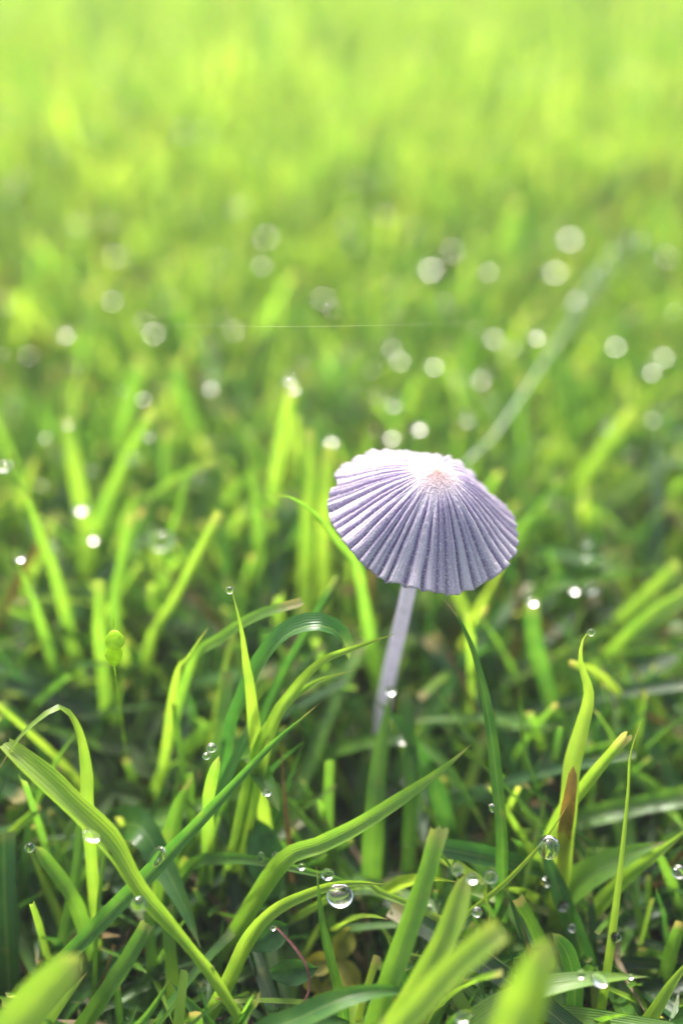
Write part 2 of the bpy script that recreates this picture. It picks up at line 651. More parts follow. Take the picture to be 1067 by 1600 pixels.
def blade(label, pts, w, hue=0.5, val=1.0, tip='point', fold=0.4, twist=0.3, dry=0.3, rag=0.0, tilt=0.0, root=True, name='grass_blade', mat=None, cat='grass blade', clear=True, keep=6, prof=None, up=False):
    """pts: root to tip in (px, py, depth); w: width in photo pixels at the first depth"""
    P3 = [P(*q) for q in pts]
    ctrl = (to_ground(P3[0], P3[1]) if root else []) + P3
    c, L = spline(ctrl, 40)
    base = c[0].copy()
    dm = sum(q[2] for q in pts) / len(pts)
    width = w * dm / 2000 * (.82 if dm > .16 else .92)
    mid = c[len(c) // 2]
    view = (CAM - mid).normalized()
    face = (view + Vector((0, 0, 1)) * 0.5).normalized()
    if up:
        face = Vector((-.1, -.12, 1)).normalized()
    tdir = (c[-1] - c[0]).normalized()
    face = Matrix.Rotation(tilt, 3, tdir) @ face
    vs, fs, uv = blade_geo([p - base for p in c], width, face, tip, fold, twist, 7, rag, prof=prof)
    data = [(hue - (.1 if dm > .163 else 0), val, dry, 1)] * len(vs)
    o = link(name, mesh_from(name, vs, fs, mat or M_GRASS, uv, ('tint', data)))
    o.location = base
    tag(o, label, cat, 'single grass blades around the mushroom' if name == 'grass_blade' else None)
    BEADED.append((c, width))
    if clear:
        cs, _ = spline(P3, 20)
        for p in cs[(max(keep, 11) if dm > .165 and w > 18 else keep):]:
            q = proj(p)
            if q and p.z > 0.006:
                HERO.append((q[0], q[1], q[2], w * 0.5))
    return o


B = blade
# --- lower left
B('long lime blade with a pinched waist running from the left edge down to the bottom',
  [(400, 1640, .142), (345, 1545, .142), (290, 1475, .141), (222, 1400, .140), (172, 1325, .140), (100, 1255, .141), (40, 1200, .142), (4, 1165, .143)], 68, .8, 1.0, 'cut', .75, .5, .15, .0004, .1, prof=([0, .12, .32, .44, .50, .58, .68, .74, .88, .97, 1], [.25, .3, .38, .55, .5, .66, .7, .98, 1.0, .75, .5]))
B('lime blade folded sharply over at its top beside the left edge, with a browned patch',
  [(135, 1262, .150), (134, 1215, .149), (122, 1145, .147), (97, 1107, .145), (66, 1122, .144), (30, 1155, .143), (-6, 1210, .142)], 27, .8, 1.0, 'point', .6, 1.2, 1, 0, .3)
B('long straight blue green blade crossing the lower left, ending in a frayed tip',
  [(10, 1590, .150), (90, 1512, .149), (190, 1410, .148), (262, 1338, .147), (345, 1250, .146), (425, 1165, .1455), (470, 1125, .1455), (500, 1098, .1455)], 34, .42, 1.15, 'point', .7, .2, .6, .0003, -.1)
B('brown dried blade strip lying along the long blue green blade',
  [(25, 1572, .152), (95, 1508, .151), (140, 1455, .150), (178, 1410, .149)], 14, .5, 1, 'point', .5, .8, 1, 0, 0, True, 'straw', M_STRAW, 'dry grass')
B('broad dark green blade with a pointed lower end tucked under the long pinched lime blade',
  [(215, 1290, .158), (255, 1350, .155), (290, 1420, .152), (314, 1482, .150)], 64, .38, .95, 'point', .35, .2, .2, 0, .2, True)
B('broad blurred lime blade with a rounded end in the bottom left corner',
  [(5, 1640, .123), (40, 1585, .122), (85, 1535, .121), (130, 1493, .120)], 74, .78, 1.0, 'round', .4, .2, .4)
B('mid green blade slanting up right of the rounded blade in the bottom left corner',
  [(120, 1625, .150), (160, 1560, .149), (200, 1500, .149), (232, 1440, .149)], 36, .55, 1.0, 'cut', .4, .3, .4, .0003)
B('small sharp pointed green blade rising from the bottom edge at left',
  [(200, 1630, .140), (228, 1590, .140), (248, 1560, .140), (267, 1528, .140)], 26, .58, 1.0, 'point', .5, .3)
B('slim mid green blade standing behind the pinched lime blade near the left edge',
  [(95, 1490, .158), (110, 1420, .158), (122, 1345, .158), (130, 1270, .158)], 26, .5, .95, 'cut', .4, .3, .3)
B('broad dark blue green blade standing along the left edge near the bottom',
  [(18, 1620, .157), (14, 1520, .157), (8, 1410, .157), (6, 1300, .157)], 52, .22, .9, 'cut', .3, .2, .2)
B('short curled blade with a dewdrop on its bent top, just inside the left edge',
  [(118, 1415, .154), (98, 1380, .153), (75, 1350, .152), (55, 1322, .151)], 28, .6, 1.0, 'round', .5, .3)
B('mid green blade with an orange browned tip above the long blue green blade',
  [(262, 1345, .160), (268, 1300, .159), (280, 1255, .158), (300, 1215, .157)], 46, .6, 1.0, 'point', .4, .3, 1, .0005)
B('thin arching green strand joining the browned tip blade from the left',
  [(150, 1345, .160), (200, 1325, .159), (240, 1295, .158), (262, 1268, .157)], 13, .6, 1, 'point', .4, .3)
B('small dim blade reaching up left of the folded over blade',
  [(55, 1270, .165), (70, 1230, .163), (95, 1180, .160), (127, 1137, .158)], 15, .6, 1.0, 'point', .4, .3)
# --- centre left
B('upright lime blade holding a round dewdrop at its tip, left of the arching pale blade',
  [(392, 1085, .150), (386, 1050, .149), (377, 985, .1465), (362, 921, .1455)], 26, .85, 1.05, 'point', .4, .3)
B('green blade with a pale square tip leaning right behind the upright dewdrop blade',
  [(300, 1040, .160), (345, 998, .156), (400, 963, .153), (471, 941, .151)], 24, .62, 1.0, 'cut', .4, .3, .8, .0003)
B('short lime blade with a tiny hooked tip left of the upright dewdrop blade',
  [(276, 1062, .158), (294, 1030, .155), (310, 1003, .153), (327, 979, .152)], 20, .8, 1.0, 'point', .4, .4, .8)
B('arching blade with a white sheen and a curled under end, left of the stem',
  [(366, 1150, .158), (385, 1090, .154), (415, 1030, .151), (455, 988, .149), (505, 978, .148), (538, 1000, .149), (545, 1030, .150)], 46, .3, 1.3, 'round', .4, .3, .2, 0, 0, up=True)
B('lime blade pointing right toward the mushroom stem with a crisp tip',
  [(420, 1150, .151), (455, 1085, .149), (500, 1035, .147), (560, 1010, .146), (618, 990, .1455)], 30, .82, 1.05, 'point', .5, .6)
B('lower lime blade beneath the one pointing at the stem, ending in a narrow pale tip',
  [(400, 1180, .153), (440, 1110, .151), (490, 1068, .149), (557, 1046, .148)], 26, .74, 1.0, 'point', .5, .4)
B('slanting grey green blade passing behind the arching sheen blade',
  [(405, 1150, .168), (440, 1060, .165), (480, 985, .162), (528, 900, .160)], 24, .45, 1.0, 'cut', .4, .2, .3)
B('upright mid green blade in front of the dark gap, below the upright dewdrop blade',
  [(330, 1235, .160), (340, 1180, .160), (350, 1120, .160), (357, 1050, .161)], 30, .52, 1.0, 'cut', .3, .2, .3)
B('short blade stub with twin dewdrops on top, under the dark gap',
  [(325, 1265, .153), (330, 1225, .150), (338, 1195, .148), (343, 1180, .1475)], 22, .7, 1.0, 'round', .4, .3)
B('drooping broad green tip with a white dewdrop, right of the long blue green blade',
  [(392, 1180, .156), (408, 1210, .154), (424, 1240, .152), (437, 1268, .151)], 38, .5, 1.0, 'round', .4, .2, .2, 0, .0, True)
def bud():
    """small rounded green bud on a thread thin stalk, with a bristle on top"""
    top = [P(179, 1040, .1495), P(179, 1033, .149), P(178, 1022, .1485), P(179, 1012, .148), P(180, 1001, .1478), P(179, 992, .1476), P(179, 988, .1476)]
    rad = [1.0, 10, 14.5, 9.5, 16, 10, 1.0]
    foot = P(190, 1120, .165)
    foot.z = 0
    c = [foot, P(184, 1080, .158)] + top + [P(178, 965, .1475)]
    r = [.7, .7] + rad + [.5]
    vs, fs = [], []
    n = 14
    pp, rr = [], []
    for i in range(len(c) - 1):
        for k in range(4):
            f = k / 4
            g = f * f * (3 - 2 * f)
            pp.append(c[i].lerp(c[i + 1], f))
            rr.append((r[i] * (1 - g) + r[i + 1] * g) * .148 / 2000)
    pp.append(c[-1])
    rr.append(r[-1] * .148 / 2000)
    for p, q in zip(pp, rr):
        for k in range(n):
            a = k / n * 6.2832
            vs.append(p - foot + Vector((1, 0, 0)) * math.cos(a) * q + Vector((0, .8, .55)) * math.sin(a) * q * .8)
    for i in range(len(pp) - 1):
        for k in range(n):
            fs.append((i * n + k, i * n + (k + 1) % n, (i + 1) * n + (k + 1) % n, (i + 1) * n + k))
    o = link('green_bud', mesh_from('green_bud', vs, fs, M_BUD))
    o.location = foot
    tag(o, 'small rounded yellow green bud with a bristle on top, alone left of centre', 'bud')
    for y in (975, 995, 1015, 1035):
        HERO.append((179, y, .149, 18))


bud()
B('thin straw coloured stalk standing right of the drooping broad tip',
  [(452, 1320, .158), (446, 1260, .157), (441, 1200, .156), (438, 1150, .155)], 11, .5, 1, 'point', .5, .5, 1, 0, 0, True, 'straw', M_STRAW, 'dry grass')
B('pale sheened blade slanting up behind the long blue green blade, under the arching one',
  [(330, 1290, .157), (352, 1225, .155), (372, 1180, .154), (395, 1130, .153)], 30, .3, 1.3, 'cut', .3, .2, .2, up=True)
# --- left, mid distance
B('mid green arching blade with a bright curled tip, directly left of the cap',
  [(560, 905, .170), (525, 850, .162), (490, 805, .156), (450, 777, .152), (410, 776, .150)], 30, .6, 1.05, 'point', .7, .8)
B('straight lime blade leaning right with a square tip, left of the cap',
  [(235, 1005, .182), (272, 940, .177), (310, 868, .173), (345, 800, .170)], 27, .88, 1.05, 'cut', .4, .2, .4)
B('upright green blade with a square tip between the two large left drops',
  [(178, 945, .180), (186, 900, .178), (197, 850, .176), (207, 802, .174)], 28, .72, 1.0, 'cut', .4, .2, .4)
B('long lime blade leaning left at the left edge with a white drop beside its tip',
  [(88, 905, .178), (68, 850, .174), (42, 775, .170), (14, 698, .168)], 25, .78, 1.0, 'point', .4, .2, .4)
B('short blade with a bent top low against the left edge',
  [(60, 960, .176), (45, 925, .172), (32, 890, .169), (20, 858, .167)], 20, .72, 1.0, 'point', .4, .3, .5)
B('short wide lime stub standing upright left of the straight leaning blade',
  [(157, 1000, .172), (156, 970, .170), (156, 940, .169), (155, 905, .168)], 32, .8, 1.0, 'cut', .4, .1, .3, keep=10)
B('tall lime blade with glinting drops at its square top, left of and above the cap',
  [(420, 830, .205), (430, 755, .198), (442, 680, .192), (458, 600, .187)], 28, .85, 1.05, 'cut', .4, .2, .4)
B('wide bent lime blade with drops along it, upper left middle',
  [(130, 900, .205), (160, 800, .199), (200, 715, .194), (243, 640, .190)], 30, .78, 1.05, 'cut', .4, .4, .4)
B('lime blade leaning left with a rounded top left of the wide bent blade',
  [(140, 880, .200), (130, 800, .196), (115, 720, .192), (100, 648, .190)], 30, .86, 1.0, 'round', .4, .2, .4)
B('lime blade lying nearly level, pointing right above the large blurred left drop',
  [(205, 795, .195), (240, 775, .191), (285, 745, .188), (338, 722, .186)], 22, .82, 1.05, 'cut', .4, .2, .4)
B('slim upright blade just right of the level lime blade',
  [(255, 890, .190), (275, 810, .186), (292, 750, .184), (305, 700, .182)], 20, .75, 1.0, 'point', .4, .2, .4)
B('slim upright blade left of the tall lime blade with drops',
  [(405, 870, .196), (402, 810, .192), (395, 750, .189), (384, 690, .187)], 22, .74, 1.0, 'point', .4, .2, .4)
B('upright yellow green blade immediately left of the cap top, taller of two',
  [(478, 830, .187), (482, 780, .184), (484, 730, .182), (483, 670, .181)], 32, .85, 1.0, 'cut', .4, .2, .4)
B('shorter yellow green blade touching the left side of the cap',
  [(505, 830, .190), (508, 780, .187), (511, 740, .186), (514, 695, .185)], 26, .92, 1.0, 'cut', .4, .2, .4)
B('broad lime blade leaning right behind the upper left blades',
  [(165, 760, .235), (185, 690, .228), (205, 620, .222), (222, 560, .219)], 34, .7, 1.0, 'cut', .4, .2, .4)
B('broad lime blade leaning left beside the upper left broad blade',
  [(320, 720, .232), (300, 660, .226), (285, 620, .221), (270, 560, .218)], 28, .62, 1.0, 'cut', .4, .2, .4)
# --- below the mushroom
B('smooth dark green blade with a withered tip curving down from under the cap',
  [(785, 1320, .152), (778, 1240, .151), (764, 1130, .150), (742, 1030, .149), (716, 968, .148), (690, 934, .147)], 30, .42, 1.1, 'point', .6, .3, 1)
B('wavy lime blade with a dewdrop at its hooked tip, right of the mushroom',
  [(888, 1260, .152), (893, 1200, .151), (908, 1140, .150), (919, 1085, .149), (906, 1035, .148), (910, 1000, .147), (920, 985, .1465)], 34, .9, 1.05, 'point', .4, .5)
B('rusty orange brown sheath at the foot of the wavy lime blade',
  [(884, 1285, .1525), (888, 1255, .1503), (892, 1228, .1496), (895, 1196, .1493)], 26, .5, 1, 'round', .35, .1, 1, 0, 0, True, 'dry_sheath', M_RUST, 'dry grass')
B('pointed green blade sweeping up right across the middle below the mushroom',
  [(440, 1350, .150), (500, 1322, .149), (560, 1292, .148), (640, 1240, .147), (700, 1195, .146), (736, 1163, .1455)], 40, .72, 1.05, 'point', .5, .3, .6)
B('thin dim blade running left from the foot of the sweeping green blade',
  [(300, 1352, .158), (350, 1342, .156), (400, 1345, .153), (455, 1356, .152), (520, 1372, .151), (585, 1392, .151)], 22, .5, 1, 'point', .5, .3)
B('blurred arching blade with a white dewdrop on its crest, under the stem',
  [(455, 1205, .178), (520, 1175, .174), (590, 1158, .170), (640, 1158, .168), (685, 1185, .166), (725, 1240, .165), (765, 1310, .165)], 30, .62, 1.0, 'point', .4, .3)
B('lime blade curving over to the right with a large clear hanging dewdrop under it',
  [(300, 1640, .152), (350, 1545, .150), (385, 1470, .148), (425, 1425, .147), (480, 1397, .146), (540, 1381, .1455), (606, 1382, .1455)], 32, .82, 1.05, 'point', .55, .5, .3, 0, .2)
B('thin dark green blade standing through the hanging drop blade, with a dry tip',
  [(532, 1560, .147), (517, 1500, .146), (502, 1430, .145), (494, 1352, .1445)], 20, .48, 1.0, 'point', .7, .3, 1)
B('slim lime blade continuing right from behind the hanging dewdrop',
  [(555, 1385, .152), (600, 1398, .151), (650, 1418, .150), (695, 1440, .150)], 18, .78, 1.0, 'cut', .4, .2)
B('purple brown stalk with a beaded dark head bending up from the bottom centre',
  [(462, 1590, .145), (482, 1550, .1445), (478, 1510, .144), (455, 1475, .144), (430, 1448, .144)], 17, .5, 1, 'cut', 1.4, .2, 1, 0, 0, True, 'plant_stalk', M_PURPLE, 'stalk')
B('pale vertical blade blurred behind the hanging dewdrop',
  [(604, 1480, .172), (600, 1400, .173), (596, 1320, .174), (594, 1230, .175)], 30, .45, 1.05, 'cut', .3, .2)
B('mid green vertical blade left of the pale vertical blade',
  [(545, 1420, .175), (550, 1350, .176), (560, 1270, .177), (575, 1180, .178)], 30, .55, 1, 'cut', .3, .2)
B('blurred blade leaning right just under the stem foot with a drop at its tip',
  [(583, 1300, .163), (590, 1210, .163), (600, 1140, .163), (610, 1082, .163)], 42, .55, 1, 'point', .3, .2)
B('grey green broad blade lying across the bottom edge at centre',
  [(400, 1625, .138), (470, 1590, .137), (540, 1560, .137), (610, 1548, .138), (680, 1560, .139)], 46, .42, 1.1, 'point', .5, .4, .5)
B('dim green blade crossing in front of the mushroom stem foot, leaning left',
  [(690, 1260, .168), (665, 1200, .166), (630, 1140, .164), (585, 1092, .163)], 36, .45, 1, 'point', .3, .2)
B('upright dim blade just right of the mushroom stem foot',
  [(640, 1300, .166), (642, 1230, .165), (640, 1160, .165), (632, 1080, .166)], 32, .5, 1, 'cut', .3, .2)
# --- lower right cluster
B('tall pale green blade with a clipped top at the back of the lower right clump',
  [(588, 1600, .140), (622, 1500, .139), (655, 1400, .139), (686, 1290, .140)], 50, .66, 1.1, 'cut', .45, .3, .5, .0006)
B('lime blade in the middle of the lower right clump topped by small drops',
  [(600, 1640, .134), (655, 1540, .134), (700, 1450, .135), (728, 1365, .137)], 50, .84, 1.0, 'round', .5, .3, .3)
B('broad blurred lime blade leaning right in front of the lower right clump',
  [(590, 1660, .124), (650, 1580, .123), (715, 1510, .122), (785, 1452, .121)], 66, .84, 1.0, 'cut', .5, .3, .3)
B('thin lime blade pointing up right with a clear dewdrop hanging under its tip',
  [(690, 1470, .146), (735, 1425, .146), (790, 1378, .146), (850, 1312, .1455), (888, 1255, .1455)], 15, .92, 1.1, 'point', .7, .3, .8)
B('small lime curl hanging below the thin blade beside two drops',
  [(750, 1375, .143), (757, 1400, .142), (765, 1425, .142), (762, 1448, .142)], 24, .95, 1.05, 'point', .5, .3, .3, 0, 0, True)
B('very blurred broad lime blade standing at the bottom edge right of the clump',
  [(790, 1650, .115), (815, 1580, .114), (840, 1515, .113), (862, 1465, .113)], 84, .82, 1.0, 'round', .4, .2, .3)
B('dew spotted blade reaching right to a point along the bottom right',
  [(700, 1640, .140), (770, 1580, .140), (850, 1545, .140), (930, 1530, .140), (1012, 1526, .141)], 52, .72, 1.1, 'point', .5, .3, .3, up=True)
B('folded grey green blade tip behind the very blurred broad blade',
  [(895, 1610, .148), (897, 1540, .147), (885, 1490, .146), (862, 1458, .145)], 32, .4, 1.15, 'round', .5, .3, .3)
B('curled leaf tip with drops on it at the bottom edge, right of centre',
  [(700, 1640, .136), (705, 1610, .136), (720, 1590, .136), (742, 1583, .136)], 36, .5, 1.1, 'round', .7, .5, .3)
# --- right side
B('tall thin upright lime blade with a white dried tip near the right edge',
  [(946, 1530, .149), (958, 1440, .148), (970, 1340, .147), (980, 1240, .1465), (984, 1180, .146), (1001, 1126, .146)], 24, .86, 1.1, 'fine', .5, .4, 1)
B('slanting lime blade with a torn tip meeting the tall thin blade near the right edge',
  [(870, 1285, .156), (905, 1240, .153), (940, 1195, .151), (980, 1148, .149)], 30, .8, 1.05, 'cut', .5, .3, .8, .0004)
B('wide blurred blade running out level through the right edge below the torn tip blade',
  [(745, 1345, .172), (830, 1310, .170), (930, 1275, .168), (1090, 1238, .166)], 50, .68, 1.05, 'cut', .3, .2)
B('broad toothed green leaf blade leaning right, below the level blurred blade',
  [(880, 1400, .160), (930, 1362, .158), (985, 1335, .157), (1038, 1315, .156)], 60, .62, 1.05, 'point', .5, .3, .6, .0008)
B('bright blade rising to the right edge behind the tall thin upright blade',
  [(925, 1430, .160), (975, 1375, .158), (1025, 1335, .156), (1080, 1290, .155)], 30, .78, 1.05, 'point', .5, .3)
B('dark blade with rows of drops sloping down behind the hanging drop at right',
  [(912, 1500, .156), (895, 1450, .1555), (876, 1400, .155), (855, 1345, .155), (836, 1290, .155)], 36, .35, 1.0, 'point', .4, .3)
B('short lime blade slanting up in the bottom right corner',
  [(1000, 1620, .146), (1025, 1575, .146), (1050, 1535, .146), (1085, 1490, .146)], 28, .8, 1.0, 'point', .4, .3)
B('blurred blade standing right of the cap below the round white drop',
  [(868, 1215, .184), (872, 1145, .181), (850, 1060, .178), (834, 1000, .175), (830, 940, .173)], 40, .55, 1.05, 'cut', .4, .3)
B('thin level blade with a row of white drops right of the cap',
  [(850, 930, .184), (910, 912, .182), (975, 898, .180), (1060, 884, .178)], 16, .68, 1.05, 'point', .4, .3)
B('wide lime blade sweeping up to the right edge at cap height',
  [(925, 1020, .196), (965, 975, .192), (1010, 930, .188), (1062, 880, .185)], 36, .85, 1.0, 'cut', .4, .3)
B('lower lime blade sweeping up to the right edge below cap height',
  [(905, 1090, .190), (950, 1030, .186), (1005, 975, .182), (1080, 925, .180)], 44, .8, 1.0, 'cut', .4, .3)
B('lime blade leaning right above the thin level blade at the right edge',
  [(870, 830, .225), (905, 760, .218), (945, 700, .212), (990, 640, .207)], 36, .85, 1.0, 'cut', .4, .3)
def seed_stalk():
    st = B('long pale grass stalk leaning right behind the mushroom with a whitish feathered top',
           [(715, 745, .196), (770, 680, .202), (835, 585, .211), (885, 510, .219), (925, 455, .226), (965, 405, .233), (1020, 376, .240)], 9, .38, 1.0, 'point', .5, .3, 1, mat=M_PALE, name='seed_stalk', cat='grass stalk')
    rng = random.Random(3)
    line, _ = spline([P(885, 510, .219), P(925, 455, .226), P(965, 405, .233), P(1020, 376, .240)], 16)
    for i, p in enumerate(line[:-1]):
        t = (line[i + 1] - p).normalized()
        sd_ = t.cross(FWD).normalized() * (1 if i % 2 else -1)
        d = (t * 1.0 + sd_ * rng.uniform(.35, .8) + Vector((0, rng.uniform(-.3, .3), 0))).normalized()
        L = rng.uniform(.003, .0055)
        pts = [d * L * k / 5 for k in range(6)]
        vs, fs = [], []
        for k, q in enumerate(pts):
            r = .00062 * math.sin(math.pi * (k + .4) / 5.8)
            a = d.cross(Vector((0, 0, 1))).normalized()
            b = d.cross(a)
            for h in range(6):
                vs.append(q + (a * math.cos(h * 1.047) + b * math.sin(h * 1.047) * .6) * r)
        for k in range(5):
            for h in range(6):
                fs.append((k * 6 + h, k * 6 + (h + 1) % 6, (k + 1) * 6 + (h + 1) % 6, (k + 1) * 6 + h))
        o = link('spikelet', mesh_from('spikelet', vs, fs, M_PALE), st)
        o.location = p - st.location


seed_stalk()
B('short lime tip peeping out beside the withered tip blade under the cap',
  [(735, 1010, .170), (732, 990, .168), (729, 970, .167), (726, 950, .166)], 18, .85, 1.1, 'round', .4, .3)
B('clipped brown tipped blade low on the right edge',
  [(1030, 1560, .156), (1040, 1520, .155), (1050, 1480, .154), (1064, 1440, .153)], 30, .6, 1.0, 'cut', .4, .3, 1)

# ------------------------------------------------------------------ small leaves and litter in the bottom
def leaf(name, label, cat, centre, r, mat, up, rot, lobes=1, asp=1.5):
    vs, fs = [], []
    z = up.normalized()
    x = z.cross(Vector((0.3, 1, 0.1))).normalized()
    x = Matrix.Rotation(rot, 3, z) @ x
    y = z.cross(x)
    for l in range(lobes):
        q = Matrix.Rotation(l * 2 * math.pi / max(lobes, 1), 3, z)
        n0 = len(vs)
        nu, nv = 9, 7
        for i in range(nu):
            u_ = i / (nu - 1)
            wd = math.sin(math.pi * min(1, 0.06 + u_ * 0.94)) ** 0.7 * (0.8 + 0.2 * u_) + 0.03
            for j in range(nv):
                s = j / (nv - 1) * 2 - 1
                p = x * (u_ * r * asp) + y * (s * wd * r * 0.55) + z * (abs(s) * 0.22 * r + 0.25 * r * math.sin(u_ * 2.4) + 0.05 * r * math.sin(9 * s + 7 * u_))
                vs.append(q @ p)
        for i in range(nu - 1):
            for j in range(nv - 1):
                a = n0 + i * nv + j
                fs.append((a, a + 1, a + 1 + nv, a + nv))
    # leaf stalk down to the soil
    n0 = len(vs)
    a0 = Vector((0, 0, 0))
    a1 = Vector((0.2 * r, 0.3 * r, -max(0.001, centre.z)))
    for i in range(5):
        p = a0.lerp(a1, i / 4) + Vector((0.15 * r * math.sin(i), 0, 0))
        for k in range(5):
            h = k / 5 * 6.283
            vs.append(p + Vector((math.cos(h), math.sin(h), 0)) * 0.00022)
    for i in range(4):
        for k in range(5):
            fs.append((n0 + i * 5 + k, n0 + i * 5 + (k + 1) % 5, n0 + (i + 1) * 5 + (k + 1) % 5, n0 + (i + 1) * 5 + k))
    o = link(name, mesh_from(name, vs, fs, mat))
    o.location = centre
    tag(o, label, cat)
    q = proj(centre)
    HERO.append((q[0], q[1], q[2], r * 2000 / q[2]))
    return o


TOC = -FWD
leaf('small_leaf', 'oval mid green leaf beside the purple brown stalk at the bottom', 'leaf', P(388, 1478, .149), .0034, M_CLOVER, TOC + Vector((.2, 0, .3)), -2.2)
leaf('small_leaf', 'narrow green leaf under the oval leaf, left of the purple brown stalk', 'leaf', P(425, 1520, .150), .0030, M_CLOVER, TOC + Vector((-.3, 0, .1)), -2.8, 1, 2.0)
leaf('yellow_leaf', 'yellowing three lobed leaf on the ground below the hanging dewdrop', 'leaf', P(527, 1500, .158), .0028, M_YELLOW, TOC + Vector((0, 0, .4)), .5, 3)
leaf('yellow_leaf', 'small yellow green leaf right of the purple stalk, lower of two', 'leaf', P(500, 1545, .157), .0020, M_YELLOW, TOC + Vector((.3, 0, .2)), 2.0, 3)
leaf('small_leaf', 'hazy lobed green leaf in the dark gap at left of centre', 'leaf', P(215, 1160, .172), .0036, M_MOSS, TOC + Vector((0, 0, .5)), .3, 3)
leaf('small_leaf', 'lobed leaf above the browned tip blade, half hidden in shade', 'leaf', P(175, 1235, .168), .0030, M_MOSS, TOC + Vector((.2, 0, .5)), 1.3, 3)
leaf('small_leaf', 'broad dew dotted leaf behind the oval leaf at bottom centre', 'leaf', P(430, 1400, .158), .0046, M_CLOVER, TOC + Vector((.1, 0, .3)), -.9, 1, 2.1)


def litter():
    rng = random.Random(8)
    vs, fs = [], []
    c = P(415, 1600, .147)
    for i in range(90):
        th = rng.uniform(0, 6.28)
        d = rng.uniform(0, .0045)
        p = Vector((c.x + math.cos(th) * d * 1.6, c.y + math.sin(th) * d, max(.001, c.z * rng.uniform(.2, 1))))
        a = Vector((rng.uniform(-1, 1), rng.uniform(-1, 1), rng.uniform(-.3, .5))).normalized() * rng.uniform(.0008, .0028)
        b = a.cross(Vector((rng.uniform(-1, 1), 1, 1))).normalized() * rng.choice([.0002, .0003, .0004, .0006, .0009])
        n0 = len(vs)
        up = a.cross(b).normalized() * .0002
        vs += [p - a, p - b, p + a, p + b, p + up, p - up]
        fs += [(n0, n0 + 1, n0 + 4), (n0 + 1, n0 + 2, n0 + 4), (n0 + 2, n0 + 3, n0 + 4), (n0 + 3, n0, n0 + 4)]
        fs += [(n0 + 1, n0, n0 + 5), (n0 + 2, n0 + 1, n0 + 5), (n0 + 3, n0 + 2, n0 + 5), (n0, n0 + 3, n0 + 5)]
    o = link('leaf_litter', mesh_from('leaf_litter', vs, fs, M_DARK))
    tag(o, 'dark purple brown crumbs of leaf litter under the purple stalk', 'leaf litter', kind='stuff')


litter()

# ------------------------------------------------------------------ dewdrops
def drop_mesh():
    n, m = 20, 14
    vs, fs = [(0, 0, 1.0)], []
    for j in range(1, m):
        a = math.pi * j / m
        for i in range(n):
            b = 2 * math.pi * i / n
            vs.append((math.sin(a) * math.cos(b), math.sin(a) * math.sin(b), math.cos(a)))
    vs.append((0, 0, -1.0))
    for i in range(n):
        fs.append((0, 1 + i, 1 + (i + 1) % n))
        last = 1 + (m - 2) * n
        fs.append((len(vs) - 1, last + (i + 1) % n, last + i))
    for j in range(m - 2):
        for i in range(n):
            a = 1 + j * n
            fs.append((a + i, a + n + i, a + n + (i + 1) % n, a + (i + 1) % n))
    return mesh_from('dewdrop', vs, fs, M_WATER)


DROPS = []
for q in range(3):
    dm_ = drop_mesh()
    for v_ in dm_.vertices:
        x_, y_, z_ = v_.co
        if q == 0:
            k_ = 1 - .12 * z_
            v_.co = (x_ * k_, y_ * k_, z_ if z_ < .45 else .45 + (z_ - .45) * .35)
        elif q == 1:
            v_.co = (x_ * (1 + .07 * z_) + .05 * y_, y_ * (1 - .06 * x_), z_ * (.95 + .08 * x_) if z_ > -.5 else -.5 + (z_ + .5) * .4)
        else:
            v_.co = (x_ * (1.05 - .05 * y_), y_, z_ + .05 * x_)
    DROPS.append(dm_)


def drop(label, x, y, d, rp, group, sx=1.0, sz=0.95, rot=0.0):
    rp *= .9
    o = link('dewdrop', DROPS[0 if 'hanging' in label or 'under' in label else (1 if len(label) % 2 else 2)])
    r = rp * d / 2000
    o.location = P(x, y, d)
    o.scale = (r * sx, r, r * sz)
    o.rotation_euler = (0, rot, 0)
    tag(o, label, 'dewdrop', group)
    HERO.append((x, y, d + .002, rp + 2))


G1 = 'dewdrops on the sharp foreground blades'
drop('round dewdrop on the tip of the upright lime blade left of the arching sheen blade', 359, 922, .1445, 7, G1)
drop('round dewdrop in the hook of the wavy lime blade right of the mushroom', 923, 988, .1455, 7, G1)
drop('large clear dewdrop hanging under the curving lime blade at bottom centre', 531, 1399, .1435, 22, G1, 1.05, .85)
drop('clear dewdrop hanging under the thin blade at lower right', 857, 1323, .1445, 20, G1, .95, 1.15)
drop('upper of the twin dewdrops on the blade stub under the dark gap', 331, 1168, .1455, 9, G1)
drop('lower of the twin dewdrops on the blade stub under the dark gap', 323, 1181, .1455, 7, G1)
drop('long oval dewdrop lying on the long blue green blade', 246, 1338, .1425, 15, G1, .8, 1.6, .45)
drop('flat oval dewdrop in the fold of the pinched lime blade', 143, 1306, .1375, 12, G1, 1.4, .6, .5)
drop('pale round dewdrop on the pinched waist of the long lime blade', 217, 1412, .1365, 13, G1, 1.0, 1.0)
drop('white dewdrop on the drooping broad green tip', 417, 1238, .1495, 8, G1)
drop('lower of two dewdrops beside the small lime curl', 766, 1370, .140, 12, G1)
drop('upper left dewdrop of the pair topping the lower right clump', 713, 1358, .134, 10, G1)
drop('right dewdrop of the pair topping the lower right clump', 738, 1372, .134, 10, G1)
drop('small dewdrop under the thin blade where the lower right clump meets it', 745, 1425, .141, 9, G1)
drop('tall white dewdrop on the tall pale blade of the lower right clump', 671, 1422, .1365, 8, G1, .7, 1.4)
drop('longer of the dewdrops on the dew spotted blade at bottom right', 935, 1531, .137, 14, G1, 1.3, .7, .5)
drop('left smaller dewdrop on the dew spotted blade at bottom right', 907, 1522, .137, 8, G1, .8, 1.2)
drop('dewdrop near the point of the dew spotted blade', 985, 1526, .139, 5, G1)
